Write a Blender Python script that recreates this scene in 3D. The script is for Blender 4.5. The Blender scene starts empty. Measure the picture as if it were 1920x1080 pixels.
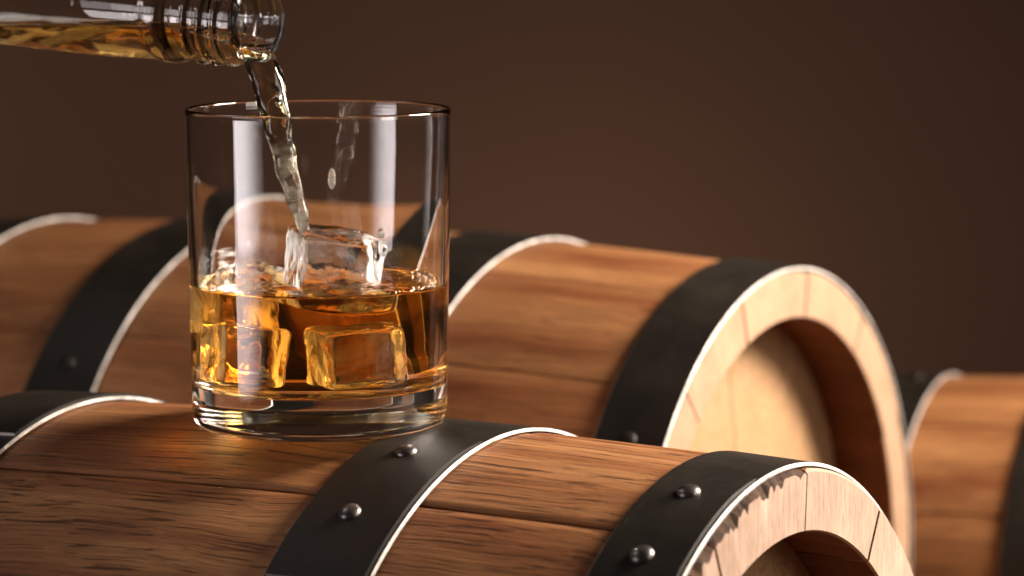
import bpy, bmesh, math, random
from mathutils import Vector, Matrix, noise as mnoise
R = math.radians
random.seed(7)
sc = bpy.context.scene
COL = sc.collection
OZ = 0.4360                      # camera height above the table top

# ------------------------------------------------------------------ camera
cam_d = bpy.data.cameras.new('camera')
cam = bpy.data.objects.new('camera', cam_d); COL.objects.link(cam)
cam.location = (0, 0, OZ)
cam.rotation_euler = (R(90 - 6.2576), 0, 0)
cam_d.sensor_width = 36.0
cam_d.lens = 6099.7 / 1920 * 36.0
cam_d.clip_start = 0.05; cam_d.clip_end = 50
cam_d.dof.use_dof = True
cam_d.dof.focus_distance = 1.02
cam_d.dof.aperture_fstop = 10.0
sc.camera = cam

# ------------------------------------------------------------------ world (dark studio)
w = bpy.data.worlds.new('World'); sc.world = w; w.use_nodes = True
w.node_tree.nodes['Background'].inputs[0].default_value = (1.0, 0.78, 0.62, 1)
w.node_tree.nodes['Background'].inputs[1].default_value = 0.012

# ------------------------------------------------------------------ studio lamps and added lights
def softbox(name, loc, target, sx, sy, power, col, spread=180):
    l = bpy.data.lights.new(name, 'AREA'); l.shape = 'RECTANGLE'
    l.size = sx; l.size_y = sy; l.energy = power; l.color = col; l.spread = R(spread)
    o = bpy.data.objects.new(name, l); COL.objects.link(o)
    o.location = loc
    o.rotation_euler = (Vector(target) - Vector(loc)).to_track_quat('-Z', 'Y').to_euler()
    return o
G = Vector((-0.0618, 1.0378, OZ - 0.1576))          # foot of the tumbler
def around(az, el, d):          # az from the camera axis, + is right
    return G + Vector((0, 0, .05)) + Vector((math.sin(R(az)) * math.cos(R(el)), -math.cos(R(az)) * math.cos(R(el)), math.sin(R(el)))) * d
softbox('key_softbox', G + Vector((.865, .215, .46)) * .95, G + Vector((.10, .08, 0)), .30, .38, 10.8, (1.0, .88, .76), 95)
fill = softbox('fill_softbox', G + Vector((-.93, -.56, -.06)), G + Vector((0, 0, .04)), .56, .24, 2.6, (1.0, .89, .90))
# the softbox is hotter at its rear edge and fades towards the camera
fill.data.use_nodes = True
ft = fill.data.node_tree; fe = ft.nodes['Emission']
fg = ft.nodes.new('ShaderNodeNewGeometry'); fx = ft.nodes.new('ShaderNodeSeparateXYZ'); fm = ft.nodes.new('ShaderNodeMapRange')
fm.interpolation_type = 'SMOOTHSTEP'
ft.links.new(fg.outputs['Parametric'], fx.inputs[0]); ft.links.new(fx.outputs[0], fm.inputs[0])
for _k, _v in ((1, .25), (2, 1.0), (3, 1.5), (4, 0.02)): fm.inputs[_k].default_value = _v
ft.links.new(fm.outputs[0], fe.inputs['Strength'])
softbox('added_neck_light', G + Vector((-.98, -.50, .25)), G + Vector((-.08, 0, .13)), .42, .24, 1.0, (1.0, .90, .92))  # added light, only for the highlight along the bottle neck
softbox('added_kicker_light', G + Vector((-.62, .22, .80)), G + Vector((-.05, 0, .10)), .5, .16, .9, (1.0, .90, .86))  # added light for highlights on the bottle and glass rim
softbox('added_low_back_light', G + Vector((1.0, .36, .32)), G + Vector((0, 0, .04)), .22, .30, 8.0, (1.0, .88, .76))  # added light that makes the whiskey and ice glow
softbox('added_strip_light', around(66, 14, 1.1), G + Vector((0, 0, .04)), .30, .50, 3.6, (1.0, .88, .78))  # added light to raise glints in the ice and whiskey
softbox('backdrop_lamp', (0.15, 2.45, 0.0), (0.15, 3.4, .22), .3, .2, 2.9, (1.0, .78, .64))
softbox('backdrop_low_lamp', (0.06, 3.10, -.02), (0.06, 3.4, .10), .30, .08, .45, (1.0, .76, .62))
softbox('backdrop_side_lamp', (-.78, 3.05, .22), (-.70, 3.4, .22), .10, .20, .55, (1.0, .74, .56))

# ------------------------------------------------------------------ render settings
sc.view_settings.view_transform = 'Standard'; sc.view_settings.look = 'None'
sc.view_settings.exposure = 0.0; sc.view_settings.gamma = 1.0
sc.view_settings.use_curve_mapping = False
cy = sc.cycles
cy.max_bounces = 28; cy.transmission_bounces = 28; cy.glossy_bounces = 12; cy.diffuse_bounces = 4
cy.transparent_max_bounces = 16; cy.volume_bounces = 0
cy.caustics_refractive = True; cy.caustics_reflective = True; cy.blur_glossy = 0.15
cy.sample_clamp_indirect = 80.0
cy.use_adaptive_sampling = False
cy.use_denoising = True
try: cy.denoiser = 'OPENIMAGEDENOISE'
except Exception: pass

# ------------------------------------------------------------------ helpers
def link(name, me, mats, parent=None, smooth=None):
    o = bpy.data.objects.new(name, me); COL.objects.link(o)
    if len(me.materials) == 0:
        for m in (mats if isinstance(mats, (list, tuple)) else [mats]): me.materials.append(m)
    if smooth is not None:
        me.shade_smooth(); me.set_sharp_from_angle(angle=R(smooth))
    if parent is not None: o.parent = parent
    return o
def mesh(name, verts, faces, mi=None):
    me = bpy.data.meshes.new(name); me.from_pydata(verts, [], faces)
    if mi:
        for p, k in zip(me.polygons, mi): p.material_index = k
    return me
def fixnormals(me):
    bm = bmesh.new(); bm.from_mesh(me)
    bmesh.ops.remove_doubles(bm, verts=bm.verts, dist=1e-7)
    bmesh.ops.recalc_face_normals(bm, faces=bm.faces)
    bm.to_mesh(me); bm.free(); me.update()
    return me
def tag(o, label=None, cat=None, group=None, kind=None):
    if label: o['label'] = label
    if cat: o['category'] = cat
    if group: o['group'] = group
    if kind: o['kind'] = kind
    return o
def lathe(prof, n=128):
    """profile [(r,z)] revolved round z, closed at r==0 ends"""
    V, F = [], []; rows = []
    for r, z in prof:
        if r < 1e-7: rows.append([len(V)]); V.append((0, 0, z))
        else:
            rows.append(list(range(len(V), len(V) + n)))
            V += [(r * math.cos(2 * math.pi * k / n), r * math.sin(2 * math.pi * k / n), z) for k in range(n)]
    for a, b in zip(rows, rows[1:]):
        for k in range(n):
            k2 = (k + 1) % n
            if len(a) == 1 and len(b) == 1: continue
            if len(a) == 1: F.append((a[0], b[k2], b[k]))
            elif len(b) == 1: F.append((a[k], a[k2], b[0]))
            else: F.append((a[k], a[k2], b[k2], b[k]))
    return V, F

# ------------------------------------------------------------------ materials
class NT:
    def __init__(s, name):
        s.m = bpy.data.materials.new(name); s.m.use_nodes = True
        s.t = s.m.node_tree; s.N = s.t.nodes; s.L = s.t.links
        s.N.clear(); s.out = s.N.new('ShaderNodeOutputMaterial')
    def n(s, typ, **kw):
        x = s.N.new('ShaderNode' + typ)
        for k, v in kw.items():
            if k.startswith('i_'):
                key = k[2:].replace('_', ' ')
                x.inputs[key].default_value = v
            else: setattr(x, k, v)
        return x
    def l(s, a, b): s.L.new(a, b)
    def ramp(s, fac, stops):
        r = s.n('ValToRGB'); e = r.color_ramp.elements
        while len(e) < len(stops): e.new(.5)
        for el, (p, c) in zip(e, stops):
            el.position = p; el.color = (c, c, c, 1) if not isinstance(c, tuple) else (*c, 1)
        s.l(fac, r.inputs[0]); return r.outputs[0]
    def mix(s, f, a, b, mode='MIX'):
        x = s.n('Mix', data_type='RGBA', blend_type=mode)
        for sock, v in ((x.inputs[0], f), (x.inputs[6], a), (x.inputs[7], b)):
            if isinstance(v, (int, float)): sock.default_value = v
            elif isinstance(v, tuple): sock.default_value = (*v, 1)
            else: s.l(v, sock)
        return x.outputs[2]

def wood(name, dark, light, streak, rough=.5, scl=1.0, streak_amt=.8, bump=.3, stain=0.0, coat=0.0, var=(.82, 1.15)):
    t = NT(name)
    tc = t.n('TexCoord'); oi = t.n('ObjectInfo')
    off = t.n('VectorMath', operation='MULTIPLY'); off.inputs[1].default_value = (7.3, 11.7, 5.9)
    cmb = t.n('CombineXYZ')
    for k in range(3): t.l(oi.outputs['Random'], cmb.inputs[k])
    t.l(cmb.outputs[0], off.inputs[0])
    add = t.n('VectorMath', operation='ADD'); t.l(tc.outputs['Object'], add.inputs[0]); t.l(off.outputs[0], add.inputs[1])
    # gentle wander of the grain
    wn = t.n('TexNoise', i_Scale=14.0 * scl, i_Detail=2.0); t.l(add.outputs[0], wn.inputs['Vector'])
    ws = t.n('VectorMath', operation='SUBTRACT'); t.l(wn.outputs['Color'], ws.inputs[0]); ws.inputs[1].default_value = (.5, .5, .5)
    wm = t.n('VectorMath', operation='MULTIPLY'); t.l(ws.outputs[0], wm.inputs[0]); wm.inputs[1].default_value = (0, .010, .010)
    co = t.n('VectorMath', operation='ADD'); t.l(add.outputs[0], co.inputs[0]); t.l(wm.outputs[0], co.inputs[1])
    def nz(sx, sy, det, rgh=.55):
        mp = t.n('Mapping'); mp.inputs['Scale'].default_value = (sx, sy, sy); t.l(co.outputs[0], mp.inputs['Vector'])
        x = t.n('TexNoise', i_Scale=1.0, i_Detail=det, i_Roughness=rgh); t.l(mp.outputs[0], x.inputs['Vector'])
        return x.outputs['Fac']
    broad = nz(5 * scl, 60 * scl, 3); fibre = nz(18 * scl, 700 * scl, 4, .65); pores = nz(16 * scl, 640 * scl, 3, .6); fine = nz(60 * scl, 1500 * scl, 2)
    f1 = t.ramp(broad, [(.30, 0.0), (.70, 1.0)])
    c = t.mix(f1, dark, light)
    f2 = t.ramp(fibre, [(.32, .62), (.62, 1.12)])
    c = t.mix(.75, c, f2, 'MULTIPLY')
    f3 = t.ramp(pores, [(.36, 1.0), (.46, 0.0)])
    sm = t.n('Math', operation='MULTIPLY'); t.l(f3, sm.inputs[0]); sm.inputs[1].default_value = streak_amt
    c = t.mix(sm.outputs[0], c, streak)
    # piece to piece tone
    hv = t.n('HueSaturation'); t.l(c, hv.inputs['Color'])
    mr = t.n('MapRange'); t.l(oi.outputs['Random'], mr.inputs[0]); mr.inputs[3].default_value = var[0]; mr.inputs[4].default_value = var[1]
    t.l(mr.outputs[0], hv.inputs['Value']); c = hv.outputs[0]
    if stain > 0:
        st = t.n('TexNoise', i_Scale=55.0, i_Detail=5.0, i_Roughness=.65); t.l(add.outputs[0], st.inputs['Vector'])
        sf = t.ramp(st.outputs['Fac'], [(.52, 0.0), (.72, stain)])
        c = t.mix(sf, c, tuple(.45 * v for v in dark))
    p = t.n('BsdfPrincipled', i_Roughness=rough)
    t.l(c, p.inputs['Base Color'])
    p.inputs['Specular IOR Level'].default_value = .2
    if coat: p.inputs['Coat Weight'].default_value = coat; p.inputs['Coat Roughness'].default_value = .35
    rr = t.n('MapRange'); t.l(fibre, rr.inputs[0]); rr.inputs[3].default_value = rough + .12; rr.inputs[4].default_value = rough - .1
    t.l(rr.outputs[0], p.inputs['Roughness'])
    h = t.n('Math', operation='MULTIPLY_ADD'); t.l(f3, h.inputs[0]); h.inputs[1].default_value = -.8; t.l(fine, h.inputs[2])
    h2 = t.n('Math', operation='ADD'); t.l(h.outputs[0], h2.inputs[0]); t.l(fibre, h2.inputs[1])
    b = t.n('Bump', i_Strength=bump, i_Distance=.0006); t.l(h2.outputs[0], b.inputs['Height'])
    t.l(b.outputs[0], p.inputs['Normal'])
    t.l(p.outputs[0], t.out.inputs['Surface'])
    return t.m
M = {}
M['stave'] = wood('oak_stave', (.175, .052, .0165), (.390, .180, .070), (.042, .0120, .0048), .55, 1.0, .80, .45)
M['stave_fine'] = wood('oak_stave_fine', (.175, .052, .0160), (.405, .185, .070), (.085, .026, .009), .55, 1.0, .45, .25)
def endgrain(name, c0, c1, bump):
    t = NT(name); tc = t.n('TexCoord'); oi = t.n('ObjectInfo')
    ad = t.n('VectorMath', operation='ADD'); t.l(tc.outputs['Object'], ad.inputs[0]); t.l(oi.outputs['Random'], ad.inputs[1])
    def nz(s, det, stretch=(1, 1, 1)):
        mp = t.n('Mapping'); mp.inputs['Scale'].default_value = stretch; t.l(ad.outputs[0], mp.inputs['Vector'])
        x = t.n('TexNoise', i_Scale=float(s), i_Detail=float(det), i_Roughness=.6); t.l(mp.outputs[0], x.inputs['Vector']); return x.outputs['Fac']
    a = nz(45, 3); b = nz(900, 2, (1, 1, .35)); d = nz(260, 3, (1, 1.8, .25))
    c = t.mix(t.ramp(a, [(.3, 0.), (.7, 1.)]), c0, c1)
    c = t.mix(.5, c, t.ramp(b, [(.32, .72), (.55, 1.05)]), 'MULTIPLY')
    c = t.mix(.5, c, t.ramp(d, [(.35, .80), (.6, 1.05)]), 'MULTIPLY')
    p = t.n('BsdfPrincipled', i_Roughness=.75); p.inputs['Specular IOR Level'].default_value = .2
    t.l(c, p.inputs['Base Color'])
    bp = t.n('Bump', i_Strength=bump, i_Distance=.0004); t.l(d, bp.inputs['Height']); t.l(bp.outputs[0], p.inputs['Normal'])
    t.l(p.outputs[0], t.out.inputs['Surface']); return t.m
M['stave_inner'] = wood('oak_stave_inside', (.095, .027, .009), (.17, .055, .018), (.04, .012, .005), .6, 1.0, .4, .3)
M['chip'] = wood('chipped_dark_edge', (.030, .013, .006), (.085, .040, .018), (.012, .006, .003), .8, 2.0, .6, .6)
M['end'] = endgrain('oak_end_grain', (.265, .175, .125), (.36, .245, .18), 1.0)
M['end_fine'] = endgrain('oak_end_grain_fine', (.25, .150, .090), (.31, .193, .120), .3)
M['head'] = wood('oak_head_board', (.28, .160, .078), (.335, .198, .102), (.22, .118, .053), .6, .8, .15, .2, 0, 0, (.95, 1.05))

def metal_black():
    t = NT('black_painted_steel')
    tc = t.n('TexCoord')
    a = t.n('TexNoise', i_Scale=40.0, i_Detail=6.0, i_Roughness=.7); t.l(tc.outputs['Object'], a.inputs['Vector'])
    b = t.n('TexNoise', i_Scale=420.0, i_Detail=4.0); t.l(tc.outputs['Object'], b.inputs['Vector'])
    c = t.mix(t.ramp(a.outputs['Fac'], [(.35, 0.), (.75, 1.)]), (.008, .0058, .0040), (.017, .0120, .0080))
    sc_ = t.ramp(b.outputs['Fac'], [(.66, 0.), (.76, .4)])
    c = t.mix(sc_, c, (.07, .055, .045))
    p = t.n('BsdfPrincipled'); t.l(c, p.inputs['Base Color'])
    r = t.n('MapRange'); t.l(a.outputs['Fac'], r.inputs[0]); r.inputs[3].default_value = .38; r.inputs[4].default_value = .6
    t.l(r.outputs[0], p.inputs['Roughness'])
    p.inputs['Specular IOR Level'].default_value = .22
    bp = t.n('Bump', i_Strength=.25, i_Distance=.0005); t.l(a.outputs['Fac'], bp.inputs['Height'])
    bp2 = t.n('Bump', i_Strength=.12, i_Distance=.0002); t.l(b.outputs['Fac'], bp2.inputs['Height']); t.l(bp.outputs[0], bp2.inputs['Normal'])
    t.l(bp2.outputs[0], p.inputs['Normal']); t.l(p.outputs[0], t.out.inputs['Surface'])
    return t.m
M['hoop'] = metal_black()
def simple(name, col, rough, metallic=0.0, var=0.0, vs=60):
    t = NT(name); p = t.n('BsdfPrincipled', i_Roughness=rough, i_Metallic=metallic)
    if var:
        tc = t.n('TexCoord'); a = t.n('TexNoise', i_Scale=float(vs), i_Detail=5.0, i_Roughness=.65); t.l(tc.outputs['Object'], a.inputs['Vector'])
        c = t.mix(t.ramp(a.outputs['Fac'], [(.3, 0.), (.7, 1.)]), tuple(v * (1 - var) for v in col), tuple(min(1, v * (1 + var)) for v in col))
        t.l(c, p.inputs['Base Color'])
    else: p.inputs['Base Color'].default_value = (*col, 1)
    t.l(p.outputs[0], t.out.inputs['Surface']); return t.m
M['bare'] = simple('bare_steel_edge', (.46, .42, .39), .5, .3, .55, 110)
M['rivet'] = simple('rivet_steel', (.16, .14, .13), .33, .85, .5, 300)
M['backdrop'] = simple('brown_backdrop', (.090, .046, .027), .9, 0, .06, 1.5)
M['table'] = wood('table_top', (.10, .045, .02), (.16, .075, .035), (.03, .012, .006), .5, .5, .6, .3)

def glassmat(name, ior, col=(1, 1, 1), rough=0.0, absorb=None, dens=0.0, bump=None):
    t = NT(name); g = t.n('BsdfGlass', i_IOR=ior, i_Roughness=rough); g.inputs['Color'].default_value = (*col, 1)
    t.l(g.outputs[0], t.out.inputs['Surface'])
    if absorb:
        v = t.n('VolumeAbsorption', i_Density=dens); v.inputs['Color'].default_value = (*absorb, 1)
        t.l(v.outputs[0], t.out.inputs['Volume'])
    if bump:
        tc = t.n('TexCoord'); a = t.n('TexNoise', i_Scale=bump[0], i_Detail=3.0); t.l(tc.outputs['Object'], a.inputs['Vector'])
        b = t.n('Bump', i_Strength=bump[1], i_Distance=bump[2]); t.l(a.outputs['Fac'], b.inputs['Height']); t.l(b.outputs[0], g.inputs['Normal'])
    return t.m
M['glass'] = glassmat('clear_glass', 1.50, (.995, .995, .995))
M['bglass'] = glassmat('bottle_glass', 1.50, (.99, .995, .99), 0, None, 0, (60.0, .12, .0012))
M['bottle_whiskey'] = glassmat('whiskey_in_bottle', 1.36, (1, 1, 1), 0, (.94, .68, .06), 115.0)
M['whiskey'] = glassmat('whiskey', 1.36, (1, 1, 1), 0, (.988, .72, .02), 42.0)
def streammat():
    t = NT('poured_whiskey'); tc = t.n('TexCoord')
    g = t.n('BsdfGlass', i_IOR=1.36, i_Roughness=0.0)
    v = t.n('VolumeAbsorption', i_Density=42.0); v.inputs['Color'].default_value = (.955, .73, .10, 1); t.l(v.outputs[0], t.out.inputs['Volume'])
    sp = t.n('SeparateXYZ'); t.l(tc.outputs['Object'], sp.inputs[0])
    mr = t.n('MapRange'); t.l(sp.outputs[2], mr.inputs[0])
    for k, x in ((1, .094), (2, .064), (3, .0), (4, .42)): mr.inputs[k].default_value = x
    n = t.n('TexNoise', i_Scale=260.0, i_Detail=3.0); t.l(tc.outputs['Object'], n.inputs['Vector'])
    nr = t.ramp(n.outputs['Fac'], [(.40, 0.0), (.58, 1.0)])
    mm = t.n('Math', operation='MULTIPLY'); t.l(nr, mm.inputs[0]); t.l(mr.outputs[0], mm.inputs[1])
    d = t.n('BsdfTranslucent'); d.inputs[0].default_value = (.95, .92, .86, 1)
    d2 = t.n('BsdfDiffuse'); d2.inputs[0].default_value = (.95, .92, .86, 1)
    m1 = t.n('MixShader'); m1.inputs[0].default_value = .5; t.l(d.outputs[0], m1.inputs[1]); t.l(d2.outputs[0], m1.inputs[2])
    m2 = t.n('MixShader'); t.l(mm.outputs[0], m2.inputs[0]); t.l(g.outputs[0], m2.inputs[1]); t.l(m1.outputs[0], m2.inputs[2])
    t.l(m2.outputs[0], t.out.inputs['Surface']); return t.m
M['stream'] = streammat()
def icemat(name, r0, r1, amt):
    t = NT(name); tc = t.n('TexCoord'); oi = t.n('ObjectInfo')
    ad = t.n('VectorMath', operation='ADD'); t.l(tc.outputs['Object'], ad.inputs[0]); t.l(oi.outputs['Random'], ad.inputs[1])
    g = t.n('BsdfGlass', i_IOR=1.31, i_Roughness=0.0)
    a = t.n('TexNoise', i_Scale=120.0, i_Detail=3.0); t.l(ad.outputs[0], a.inputs['Vector'])
    b = t.n('Bump', i_Strength=.35, i_Distance=.0012); t.l(a.outputs['Fac'], b.inputs['Height']); t.l(b.outputs[0], g.inputs['Normal'])
    # frosted patches and scuffs, whitened further so the cubes seem to glow
    f = t.n('TexNoise', i_Scale=75.0, i_Detail=6.0, i_Roughness=.68, i_Distortion=.8); t.l(ad.outputs[0], f.inputs['Vector'])
    fr0 = t.ramp(f.outputs['Fac'], [(r0, 0.0), (r1, amt)])
    sn = t.n('SeparateXYZ'); t.l(tc.outputs['Normal'], sn.inputs[0])
    ab = t.n('Math', operation='ABSOLUTE'); t.l(sn.outputs[0], ab.inputs[0])
    sd = t.n('MapRange', interpolation_type='SMOOTHSTEP'); t.l(ab.outputs[0], sd.inputs[0]); sd.inputs[1].default_value = .55; sd.inputs[2].default_value = .92
    sm = t.n('Mapping'); sm.inputs['Scale'].default_value = (1, 1, .45); t.l(ad.outputs[0], sm.inputs['Vector'])
    f2 = t.n('TexNoise', i_Scale=150.0, i_Detail=3.0, i_Distortion=2.0); t.l(sm.outputs[0], f2.inputs['Vector'])
    fs = t.ramp(f2.outputs['Fac'], [(.40, .02), (.60, .92)])  # white on the side faces stands in for bright light caught there
    mu = t.n('Math', operation='MULTIPLY'); t.l(sd.outputs[0], mu.inputs[0]); t.l(fs, mu.inputs[1])
    mx = t.n('Math', operation='MAXIMUM'); t.l(mu.outputs[0], mx.inputs[0]); t.l(fr0, mx.inputs[1]); fr = mx.outputs[0]
    d = t.n('BsdfDiffuse'); d.inputs[0].default_value = (.88, .90, .92, 1)
    tr = t.n('BsdfTranslucent'); tr.inputs[0].default_value = (.90, .92, .94, 1)
    m1 = t.n('MixShader'); m1.inputs[0].default_value = .55; t.l(d.outputs[0], m1.inputs[1]); t.l(tr.outputs[0], m1.inputs[2])
    m2 = t.n('MixShader'); t.l(fr, m2.inputs[0]); t.l(g.outputs[0], m2.inputs[1]); t.l(m1.outputs[0], m2.inputs[2])
    t.l(m2.outputs[0], t.out.inputs['Surface']); return t.m
M['ice'] = icemat('ice', .47, .74, .30)
M['ice_frost'] = icemat('frosted_ice', .50, .68, .5)

# ------------------------------------------------------------------ setting
me = mesh('backdrop', [(-4, 0, -.8), (4, 0, -.8), (4, 0, 2.4), (-4, 0, 2.4)], [(0, 1, 2, 3)])
o = link('backdrop', me, M['backdrop']); o.location = (0, 3.4, 0); tag(o, kind='structure')
def box(x0, x1, y0, y1, z0, z1):
    return mesh('box', [(x, y, z) for z in (z0, z1) for y in (y0, y1) for x in (x0, x1)],
                [(0, 2, 3, 1), (4, 5, 7, 6), (0, 1, 5, 4), (1, 3, 7, 5), (3, 2, 6, 7), (2, 0, 4, 6)])
o = link('table', box(-.9, .9, .6, 2.1, -.04, 0), M['table']); tag(o, kind='structure')

sb = link('support_board', box(-.15, .15, -.05, .05, 0.0002, .0190), M['table'])
sb.location = (-.066, 1.37, 0); sb.rotation_euler = (0, 0, -.4985); tag(sb, kind='structure')

# ------------------------------------------------------------------ barrels
def barrel(label, group, c_end, th, tilt, Rend, Rbulge, Lc, ring_t, recess, hoops, nst, joint0, widths_seed, mats, seg=26, chip=False):
    """lies along local +X; the visible end is at x=+Lc; hoops: (s_right_edge, width, rivet angles, lap range)"""
    a = Vector((math.cos(tilt) * math.cos(th), -math.cos(tilt) * math.sin(th), -math.sin(tilt)))
    p = Vector((math.sin(th), math.cos(th), 0)); q = a.cross(p); q.normalize()
    ce = Vector(c_end) + Vector((0, 0, OZ))
    loc = ce - a * Lc - q * Rbulge
    root = bpy.data.objects.new('oak_barrel', None); COL.objects.link(root)
    root.matrix_world = Matrix.Translation(loc) @ Matrix((a, p, q)).transposed().to_4x4()
    tag(root, label, 'barrel', group)
    k = (Rbulge - Rend) / Lc ** 2
    prof = lambda s: Rbulge - k * (s - Lc) ** 2
    Ltot = 2 * Lc
    P = lambda s, r, ang: (Lc - s, r * math.cos(ang), Rbulge + r * math.sin(ang))
    rnd = random.Random(widths_seed)
    ws = [1 + rnd.uniform(-.14, .14) for _ in range(nst)]; ws[0] = ws[1] = 1.0
    tot = sum(ws); A = R(joint0); gap = .00055 if chip else .00036
    for wv in ws:
        da = wv / tot * 2 * math.pi; a0, a1 = A - da, A; A -= da
        na = 44 if chip else 7; mid = math.degrees((a0 + a1) / 2) % 360; ch_here = chip and 80 < mid < 230; c0 = .0024 if ch_here else .0009; ss = [0, c0] + [.0009 + (Ltot - .0018) * i / seg for i in range(1, seg)] + [Ltot - .0009, Ltot]
        V, F, mi = [], [], []
        rows = []
        dpt = rnd.uniform(-.00035, .0005)      # ends not perfectly level
        for i, s in enumerate(ss):
            ro = prof(s); ri = ro - ring_t
            if 0 < i < len(ss) - 1: pass
            ch = .0009 if i in (0, len(ss) - 1) else 0
            g = gap + .0002 * rnd.random()
            s2 = s + dpt if i < 2 else s
            outer = []
            for j in range(na + 1):
                f = j / na
                ang = (a0 + g / ro) + (a1 - a0 - 2 * g / ro) * f
                chj = ch
                if ch_here and i == 0: chj = .0011 + .0048 * max(0, mnoise.noise(Vector((ang * 24, 3.1, 0))) + .15 + .7 * mnoise.noise(Vector((ang * 110, 7.7, 0))))
                rr = ro - chj - (.0006 if j in (0, na) else 0)
                outer.append(P(s2, rr, ang))
            inner = []
            for j in range(na, -1, -1):
                f = j / na
                ang = (a0 + g / ri) + (a1 - a0 - 2 * g / ri) * f
                inner.append(P(s2, ri + ch * .7, ang))
            b = len(V); V += outer + inner; rows.append(list(range(b, b + 2 * (na + 1))))
        m = 2 * (na + 1)
        for i in range(len(rows) - 1):
            for j in range(m):
                j2 = (j + 1) % m
                F.append((rows[i][j], rows[i][j2], rows[i + 1][j2], rows[i + 1][j]))
                endish = i in (0, len(rows) - 2)
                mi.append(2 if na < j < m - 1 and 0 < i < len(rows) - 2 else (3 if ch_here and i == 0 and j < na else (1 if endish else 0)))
        for rw, flip in ((rows[0], False), (rows[-1], True)):
            for j in range(na):
                qd = (rw[j], rw[m - 1 - j], rw[m - 2 - j], rw[j + 1])
                F.append(qd[::-1] if flip else qd); mi.append(1)
        me = mesh('stave', V, F, mi)
        bm = bmesh.new(); bm.from_mesh(me); bmesh.ops.recalc_face_normals(bm, faces=bm.faces); bm.to_mesh(me); bm.free()
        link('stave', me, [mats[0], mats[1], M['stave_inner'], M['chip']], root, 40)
    # head boards at both ends
    for end, s0 in ((0, recess), (1, Ltot - recess - .012)):
        ri = prof(s0) - ring_t + .004
        nb = 5; bw = 2 * ri / nb
        for b in range(nb):
            y0, y1 = -ri + b * bw + .00015, -ri + (b + 1) * bw - .00015
            pts = []
            for j in range(9):
                y = y0 + (y1 - y0) * j / 8; pts.append((y, -math.sqrt(max(ri * ri - y * y, 1e-8))))
            pts = pts + [(y, -z) for y, z in reversed(pts)]
            rot = R(14)
            pr = [(y * math.cos(rot) - z * math.sin(rot), y * math.sin(rot) + z * math.cos(rot)) for y, z in pts]
            ds = rnd.uniform(0, .0003)
            V = [(Lc - s0 - ds, y, Rbulge + z) for y, z in pr] + [(Lc - s0 - .012, y, Rbulge + z) for y, z in pr]
            n = len(pr); F = [tuple(range(n))[::-1], tuple(range(n, 2 * n))] + [(j, (j + 1) % n, n + (j + 1) % n, n + j) for j in range(n)]
            me = fixnormals(mesh('head_board', V, F)); ob = link('head_board', me, mats[2], root)
    # hoops
    T = .0011
    for (sr, wd, rivs, lap) in hoops:
        n = 192; V, F, mi = [], [], []
        lo = .0009                               # hoop sits a touch loose on the camera side
        b = .0004
        sec = [(sr, 0), (sr, T - b), (sr + b, T)] + [(sr + wd * f, T) for f in (.33, .66)] + [(sr + wd - b, T), (sr + wd, T - b), (sr + wd, 0)]
        msec = [1, 1, 0, 0, 0, 1, 1, 0]
        for j in range(n):
            ang = 2 * math.pi * j / n
            slack = .0002 + lo * (1 - math.cos(ang)) * .5
            for s, dr in sec: V.append(P(s, prof(min(max(s, 0), Ltot)) + dr + slack, ang))
        m = len(sec)
        for j in range(n):
            j2 = (j + 1) % n
            for i in range(m):
                i2 = (i + 1) % m
                F.append((j * m + i, j * m + i2, j2 * m + i2, j2 * m + i)); mi.append(msec[i])
        me = mesh('hoop', V, F, mi)
        bm = bmesh.new(); bm.from_mesh(me); bmesh.ops.recalc_face_normals(bm, faces=bm.faces); bm.to_mesh(me); bm.free()
        h = link('hoop', me, [M['hoop'], M['bare']], root, 35)
        if lap:
            V, F, mi = [], [], []; n = 24; T2 = .0010
            for j in range(n + 1):
                ang = R(lap[0] + (lap[1] - lap[0]) * j / n)
                slack = .0002 + lo * (1 - math.cos(ang)) * .5
                th_ = T2 * min(1, .15 + j / 6)
                for s, dr in ((sr + .0012, -.0004), (sr + .0012, th_ - .0003), (sr + .0016, th_), (sr + wd - .0016, th_), (sr + wd - .0012, th_ - .0003), (sr + wd - .0012, -.0004)):
                    V.append(P(s, prof(max(s, 0)) + T + dr + slack, ang))
            for j in range(n):
                for i in range(6):
                    F.append((j * 6 + i, j * 6 + (i + 1) % 6, (j + 1) * 6 + (i + 1) % 6, (j + 1) * 6 + i)); mi.append(0)
            F.append(tuple(range(6))); F.append(tuple(range(n * 6, n * 6 + 6))); mi += [0, 1]
            me = mesh('lap_plate', V, F, mi)
            bm = bmesh.new(); bm.from_mesh(me); bmesh.ops.recalc_face_normals(bm, faces=bm.faces); bm.to_mesh(me); bm.free()
            link('lap_plate', me, [M['hoop'], M['bare']], h, 35)
        for ra in rivs:
            ang = R(ra); s = sr + wd * .52; r0 = prof(s) + T + (.0010 if lap and lap[0] < ra < lap[1] else 0) + .0002 + lo * (1 - math.cos(ang)) * .5
            rb = .0036; hh = .0021
            pr = [(0, hh)] + [(rb * math.sin(u), hh * math.cos(u)) for u in [R(x) for x in (18, 36, 54, 72, 88)]] + [(rb, -.0006), (0, -.0006)]
            Vl, Fl = lathe(pr, 20)
            er = Vector((0, math.cos(ang), math.sin(ang))); et = Vector((0, -math.sin(ang), math.cos(ang))); ex = Vector((1, 0, 0))
            base = Vector(P(s, r0, ang))
            me = fixnormals(mesh('rivet', [tuple(base + ex * v[0] + et * v[1] + er * v[2]) for v in Vl], Fl))
            link('rivet', me, M['rivet'] if chip else M['hoop'], h, 50)
    return root

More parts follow.
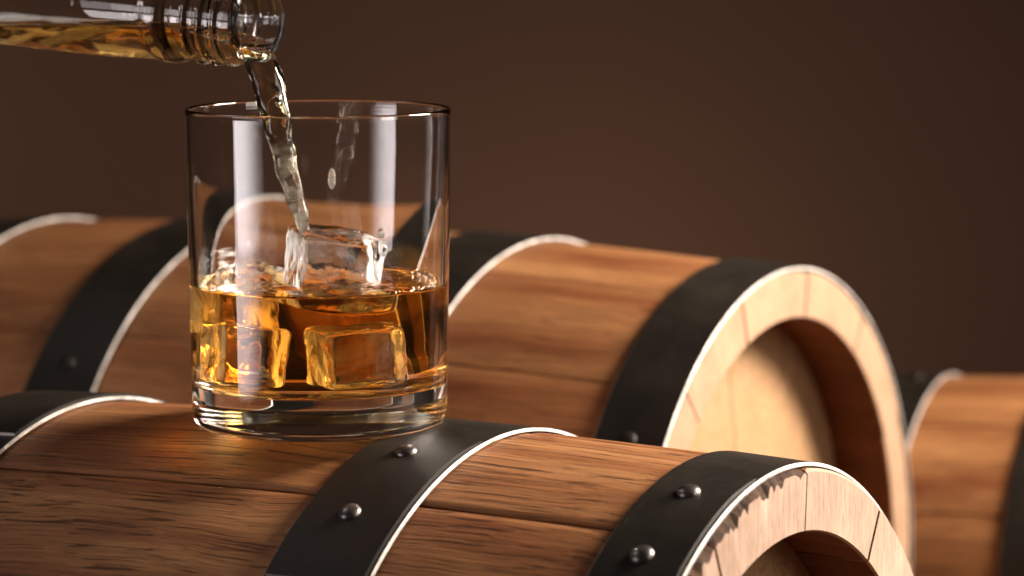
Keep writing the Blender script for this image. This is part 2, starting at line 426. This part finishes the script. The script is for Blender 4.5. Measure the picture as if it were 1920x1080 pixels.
GRP = 'oak barrels lying side by side'
T1, T2 = .49377, .49851
barrel('front oak barrel carrying the tumbler, its joints and end grain sharply visible', GRP,
       (.08533, .96845, -.29379), T1, -.0108, .1314, .1381, .193, .0195, .026,
       [(.0016, .0285, (106, 120.5), (98, 134)), (.0953, .0354, (104.5, 119.5), (97, 131)), (.2558, .0354, (), (60, 108)), (.3579, .0285, (), None)],
       13, 84.5, 3, (M['stave'], M['end'], M['head']), chip=True)
barrel('large oak barrel behind the tumbler with its recessed pale head in full view', GRP,
       (.10836, 1.2777, -.27103), T2, .00785, .1371, .1445, .1952, .0187, .026,
       [(-.0004, .0285, (143,), None), (.1104, .0348, (), None), (.2512, .0348, (139.5,), None), (.3557, .0287, (), None)],
       13, 82, 5, (M['stave_fine'], M['end_fine'], M['head']))
barrel('smaller oak barrel at the right edge, furthest back and blurred', GRP,
       (.4706, 1.434, -.3220), R(22), 0, .1070, .1135, .16, .016, .022,
       [(-.0004, .026, (), None), (.092, .032, (), None), (.2, .032, (), None), (.2835, .026, (93,), None)],
       12, 90, 9, (M['stave_fine'], M['end_fine'], M['head']))

# ------------------------------------------------------------------ tumbler
GH = .102
def arc(cx, cz, r, a0, a1, n): return [(cx + r * math.cos(R(a0 + (a1 - a0) * i / n)), cz + r * math.sin(R(a0 + (a1 - a0) * i / n))) for i in range(n + 1)]
def r_out(z): return .0409 + (.0424 - .0409) * (z / GH)
def wall(z): return .0013 + .0027 * max(0, 1 - z / .085) ** 1.2
def r_in(z): return r_out(z) - wall(z)
prof_o = [(0, .0009), (.012, .0008), (.024, .0005), (.034, .0001)] + arc(r_out(.005) - .0040, .0040, .0040, -90, 0, 9) + [(r_out(z), z) for z in [.008 + (.0995 - .008) * i / 24 for i in range(25)]]
zr = GH - .0009; rc = r_out(zr) - .00068
prof_rim = arc(rc, zr, .00068, 0, 180, 8)
IB = .0128
prof_i_wall = [(r_in(z), z) for z in [.0985 - (.0985 - .0215) * i / 24 for i in range(25)]]
rcn = .0068
prof_i = prof_i_wall + arc(r_in(.0215) - rcn, IB + rcn, rcn, 0, -90, 8) + [(.024, IB - .0002), (.012, IB - .0004), (0, IB - .0005)]
V, F = lathe(prof_o + prof_rim + prof_i, 160)
me = fixnormals(mesh('tumbler', V, F))
tum = link('tumbler', me, M['glass'], None, 60); tum.location = G; tum.rotation_euler = (R(.7), 0, 0)
tag(tum, 'clear straight-sided glass tumbler with thick base standing on the front barrel', 'glass')

# ------------------------------------------------------------------ whiskey in the tumbler
LV = .0450; e = .00018
low = [(0, IB - .0005 - e), (.012, IB - .0004 - e), (.024, IB - .0002 - e)] + [(r + e * .7, z - e * .7) for r, z in reversed(arc(r_in(.0215) - rcn, IB + rcn, rcn, 0, -90, 8))]
walls = [(r_in(z) + e, z) for z in [.0225 + (LV + .0010 - .0225) * i / 12 for i in range(13)]]
rw = r_in(LV) + e
top = [(rw - d, LV + .0010 * math.exp(-d / .0009)) for d in (.0004, .0009, .0016, .0026, .004)]
ring = [(rw * f, LV) for f in [1 - .115 - .885 * i / 40 for i in range(40)]] + [(0, LV)]
V, F = lathe(low + walls + top + ring, 128)
V2 = []
for x, y, z in V:
    if z > LV - 1e-5 and math.hypot(x, y) < rw - .003:
        d = math.hypot(x + .004, y + .006); fade = min(1, (rw - .003 - math.hypot(x, y)) / .006)
        z += fade * (.00035 * math.sin(d * 900) * math.exp(-d / .03) + .0012 * mnoise.noise(Vector((x * 110, y * 110, 3))))
    V2.append((x, y, z))
me = fixnormals(mesh('whiskey', V2, F))
wk = link('whiskey', me, M['whiskey'], None, 50); wk.location = G; wk.rotation_euler = (R(.7), 0, 0)
tag(wk, 'amber whiskey filling the lower half of the tumbler around the ice', 'whiskey')
# small bubbles at the wall, right hand side
V, F = [], []
rb = random.Random(4)
def uvs(c, r, V, F, n=10, m=6):
    pr = [(r * math.sin(math.pi * i / m), -r * math.cos(math.pi * i / m)) for i in range(m + 1)]; pr[0] = (0, -r); pr[-1] = (0, r)
    v, f = lathe(pr, n); b = len(V)
    V += [(c[0] + x, c[1] + y, c[2] + z) for x, y, z in v]; F += [tuple(b + i for i in q) for q in f]
for i in range(22):
    an = R(rb.uniform(-52, 40)) if i < 15 else R(rb.uniform(150, 215)); rr = rb.uniform(.0006, .0012)
    uvs(((rw - .0016 - rr) * math.cos(an), (rw - .0016 - rr) * math.sin(an), LV + rr * .75 + .0002), rr, V, F)
me = fixnormals(mesh('bubbles', V, F)); ob = link('bubbles', me, M['glass'], wk, 80); ob['kind'] = 'stuff'

# ------------------------------------------------------------------ ice cubes
def ice(label, loc, size, rot, seed, mat='ice'):
    bm = bmesh.new(); bmesh.ops.create_cube(bm, size=2.0)
    bmesh.ops.subdivide_edges(bm, edges=bm.edges[:], cuts=13, use_grid_fill=True)
    for v in bm.verts:
        c = v.co.copy(); pw = 9.0
        l = (abs(c.x) ** pw + abs(c.y) ** pw + abs(c.z) ** pw) ** (1 / pw)
        c = c / l
        # slightly dished faces, melting waves
        nrm = max(abs(c.x), abs(c.y), abs(c.z))
        dish = -.05 * max(0, 1 - (sum(t * t for t in c) - nrm * nrm) * .6)
        n1 = mnoise.noise(c * 1.1 + Vector((seed, seed * 2, 0))); n2 = mnoise.noise(c * 2.6 + Vector((seed * 3, 0, seed)))
        v.co = c * (1 + dish + .075 * n1 + .03 * n2)
        v.co = Vector((v.co.x * size[0], v.co.y * size[1], v.co.z * size[2])) * .5
    me = bpy.data.meshes.new('ice_cube'); bm.to_mesh(me); bm.free()
    o = link('ice_cube', me, M[mat], None, 180)
    o.location = G + Vector(loc); o.rotation_euler = tuple(R(x) for x in rot)
    return tag(o, label, 'ice cube', 'ice cubes in the tumbler')
ice('large ice cube rising out of the whiskey under the poured stream', (.0045, .001, .0498), (.0285, .026, .0235), (7, 5, 21), 3.3, 'ice_frost')
ice('ice cube sunk in the whiskey at the left side of the tumbler', (-.0195, -.0110, .0240), (.0215, .020, .0205), (-4, 6, 19), 4.1)
ice('ice cube sunk in the whiskey at the right, below the large cube', (.0110, -.0130, .0240), (.0235, .021, .0205), (3, -5, 26), 2.2)
ice('ice cube showing just above the whiskey against the left wall', (-.0225, .0120, .0390), (.0200, .021, .0190), (8, -6, 38), 9.2, 'ice_frost')

# ------------------------------------------------------------------ bottle
BTH, BT = R(32), R(3.6)
ba = Vector((math.cos(BT) * math.cos(BTH), -math.cos(BT) * math.sin(BTH), -math.sin(BT)))
bp_ = Vector((math.sin(BTH), math.cos(BTH), 0)); bq = ba.cross(bp_); bq.normalize()
mouth = Vector((-.0812, 1.0520, OZ - .0288))          # centre of the mouth opening
BL = .32
def b_out(s):       # s from the mouth
    if s < .135: 
        r = .0146 if s < .0285 else .0152 + .0012 * min(1, (s - .0285) / .03)
        r += .0011 * math.exp(-((s - .0335) / .0036) ** 4)          # transfer bead
        if s < .0025: r -= .0012 * (1 - s / .0025) ** 2
        return r
    if s < .185:
        t = (s - .135) / .05; t = t * t * (3 - 2 * t); return .0164 + (.040 - .0164) * t
    if s < BL - .006: return .040
    return .040 - .006 + math.sqrt(max(0, .006 ** 2 - (s - BL + .006) ** 2))
def b_thread(s, ph):
    u = (s - .0045) / .0062 - ph / (2 * math.pi)
    if u < -.2 or u > 2.9 or s > .027: return 0
    fr = u - round(u); env = min(1, max(0, (u + .2) / .3)) * min(1, max(0, (2.9 - u) / .3))
    return .0012 * env * math.exp(-(fr / .16) ** 2)
def b_in(s):
    if s < .135: return .0116 + .0010 * min(1, s / .05)
    return b_out(s) - .0034
NS = 72
so = [0] + [.0005 * i for i in range(1, 80)] + [.040 + .004 * i for i in range(0, 70)] + [BL - .006 + .006 * math.sin(R(x)) for x in (15, 30, 45, 60, 75, 90)]
so = sorted(x for x in so if x <= BL)
si = [x for x in [.0012 + .006 * i for i in range(0, 56)] if x < BL - .014] + [BL - .010]
P = lambda s, r, ph: tuple(-ba * s + bp_ * (r * math.cos(ph)) + bq * (r * math.sin(ph)))
V, F = [], []; rows = []
def row(fn):
    b = len(V); V.extend(fn(2 * math.pi * k / NS) for k in range(NS)); rows.append([b + k for k in range(NS)])
for s in reversed(so): row(lambda ph: P(s, b_out(s) + b_thread(s, ph), ph))
row(lambda ph: P(-.0004, .0128, ph)); row(lambda ph: P(0.0002, .0119, ph))
for s in si: row(lambda ph: P(s, b_in(s), ph))
for a_, b_ in zip(rows, rows[1:]):
    for k in range(NS): F.append((a_[k], a_[(k + 1) % NS], b_[(k + 1) % NS], b_[k]))
F.append(tuple(rows[0])); F.append(tuple(rows[-1]))
me = fixnormals(mesh('bottle', V, F))
bot = link('bottle', me, M['bglass'], None, 60); bot.location = mouth
tag(bot, 'clear glass bottle with a screw-thread neck tipped in from the left', 'bottle')

# whiskey lying in the bottle neck
def lvl(s):                      # height of the surface relative to the axis (along bq)
    base = -.0046 + (s - .05) * math.tan(BT) * -1.0
    if s < .034: base -= .0062 * ((.034 - s) / .034) ** 1.4
    return base
V, F, rows = [], [], []
ls = [.0006 + .002 * i for i in range(0, 50)] + [.1006 + .006 * i for i in range(0, 40)]
ls = [s for s in ls if s < BL - .0115]
NA, NC = 28, 16
for s in ls:
    r = b_in(s) + .00015; h = max(-r * .97, min(r * .9, lvl(s))); al = math.asin(h / r)
    b = len(V)
    for k in range(NA + 1):
        ph = math.pi - al + (math.pi + 2 * al) * k / NA
        V.append(P(s, r, ph))
    xr = r * math.cos(al)
    for k in range(1, NC):
        x = xr - 2 * xr * k / NC
        hh = h + .0005 * mnoise.noise(Vector((s * 60, x * 150, 1)))
        V.append(tuple(-ba * s + bp_ * x + bq * hh))
    rows.append(list(range(b, len(V))))
for a_, b_ in zip(rows, rows[1:]):
    n = len(a_)
    for k in range(n): F.append((a_[k], a_[(k + 1) % n], b_[(k + 1) % n], b_[k]))
F.append(tuple(rows[0])); F.append(tuple(rows[-1]))
me = fixnormals(mesh('bottle_whiskey', V, F))
o = link('bottle_whiskey', me, M['bottle_whiskey'], None, 50); o.location = mouth
tag(o, 'shallow pool of amber whiskey lying along the inside of the bottle neck', 'whiskey')

# ------------------------------------------------------------------ stream
# centre line in metres relative to the tumbler foot (x, y, z), half widths (a: across, b: thin side), twist
pts = [(-.0240, .0080, .1185, .0030, .0022), (-.0195, .0020, .1172, .0052, .0030), (-.0166, -.0015, .1130, .0052, .0042), (-.0147, -.0030, .1060, .0050, .0043),
       (-.0128, -.0035, .0980, .0047, .0041), (-.0112, -.0037, .0900, .0044, .0038), (-.0096, -.0038, .0820, .0039, .0031),
       (-.0076, -.0039, .0740, .0033, .0029), (-.0060, -.0040, .0680, .0027, .0025), (-.0045, -.0040, .0630, .0018, .0018), (-.0042, -.0040, .0622, .0014, .0014)]
def cr(p0, p1, p2, p3, t):
    return [0.5 * ((2 * b) + (-a + c) * t + (2 * a - 5 * b + 4 * c - d) * t * t + (-a + 3 * b - 3 * c + d) * t ** 3) for a, b, c, d in zip(p0, p1, p2, p3)]
path = []
for i in range(len(pts) - 1):
    p0 = pts[max(i - 1, 0)]; p3 = pts[min(i + 2, len(pts) - 1)]
    for j in range(14): path.append(cr(p0, pts[i], pts[i + 1], p3, j / 14))
path.append(list(pts[-1]))
V, F, rows = [], [], []; n = 32
for i, (x, y, z, a_, b_) in enumerate(path):
    f = i / (len(path) - 1)
    tw = -.15 + 2.6 * max(0, f - .25) ** 1.2
    nx, pv = path[min(i + 1, len(path) - 1)], path[max(i - 1, 0)]
    tg = Vector((nx[0] - pv[0], nx[1] - pv[1], nx[2] - pv[2])).normalized()
    e1 = Vector((1, 0, 0)); e1 = (e1 - tg * e1.dot(tg)).normalized(); e2 = tg.cross(e1)
    b = len(V)
    for k in range(n):
        ph = 2 * math.pi * k / n
        ca, sa = math.cos(ph), math.sin(ph)
        lobe = 1 - .30 * math.exp(-((((ph - 4.4 - 3.2 * f + math.pi) % (2 * math.pi)) - math.pi) / .55) ** 2)
        u = a_ * ca * lobe; v = b_ * sa * lobe
        ux, uy = u * math.cos(tw) - v * math.sin(tw), u * math.sin(tw) + v * math.cos(tw)
        wv = 1 + .20 * mnoise.noise(Vector((ca * .9, sa * .9, z * 90))) + .10 * mnoise.noise(Vector((ca * 1.6, sa * 1.6, z * 240 + 9)))
        if i > 70: wv *= 1 + .09 * math.sin(z * 600 + ph)
        V.append(tuple(Vector((x, y, z)) + e1 * ux * wv + e2 * uy * wv))
    rows.append(list(range(b, b + n)))
for a_, b_ in zip(rows, rows[1:]):
    for k in range(n): F.append((a_[k], a_[(k + 1) % n], b_[(k + 1) % n], b_[k]))
F.append(tuple(rows[0])); F.append(tuple(rows[-1]))
me = fixnormals(mesh('whiskey_stream', V, F))
o = link('whiskey_stream', me, M['stream'], None, 70); o.location = G
tag(o, 'twisting stream of whiskey falling from the bottle mouth onto the ice', 'whiskey')

# ------------------------------------------------------------------ drops thrown up by the pour
def drop(label, loc, r, sz, seed):
    V, F = [], []
    uvs((0, 0, 0), 1, V, F, 20, 14)
    V = [(x * r, y * r, z * r * sz + (.0 if z < 0 else .35 * r * z * z)) for x, y, z in V]
    me = fixnormals(mesh('whiskey_drop', V, F)); o = link('whiskey_drop', me, M['stream'], None, 180)
    o.location = G + Vector(loc); return tag(o, label, 'drop', 'drops splashed from the pour')
drop('long yellow drop hanging beside the stream inside the tumbler', (.0042, .0, .0785), .0013, 2.6, 1)
drop('small dark drop at the right corner of the large ice cube', (.0200, -.004, .0612), .0012, 1.1, 2)
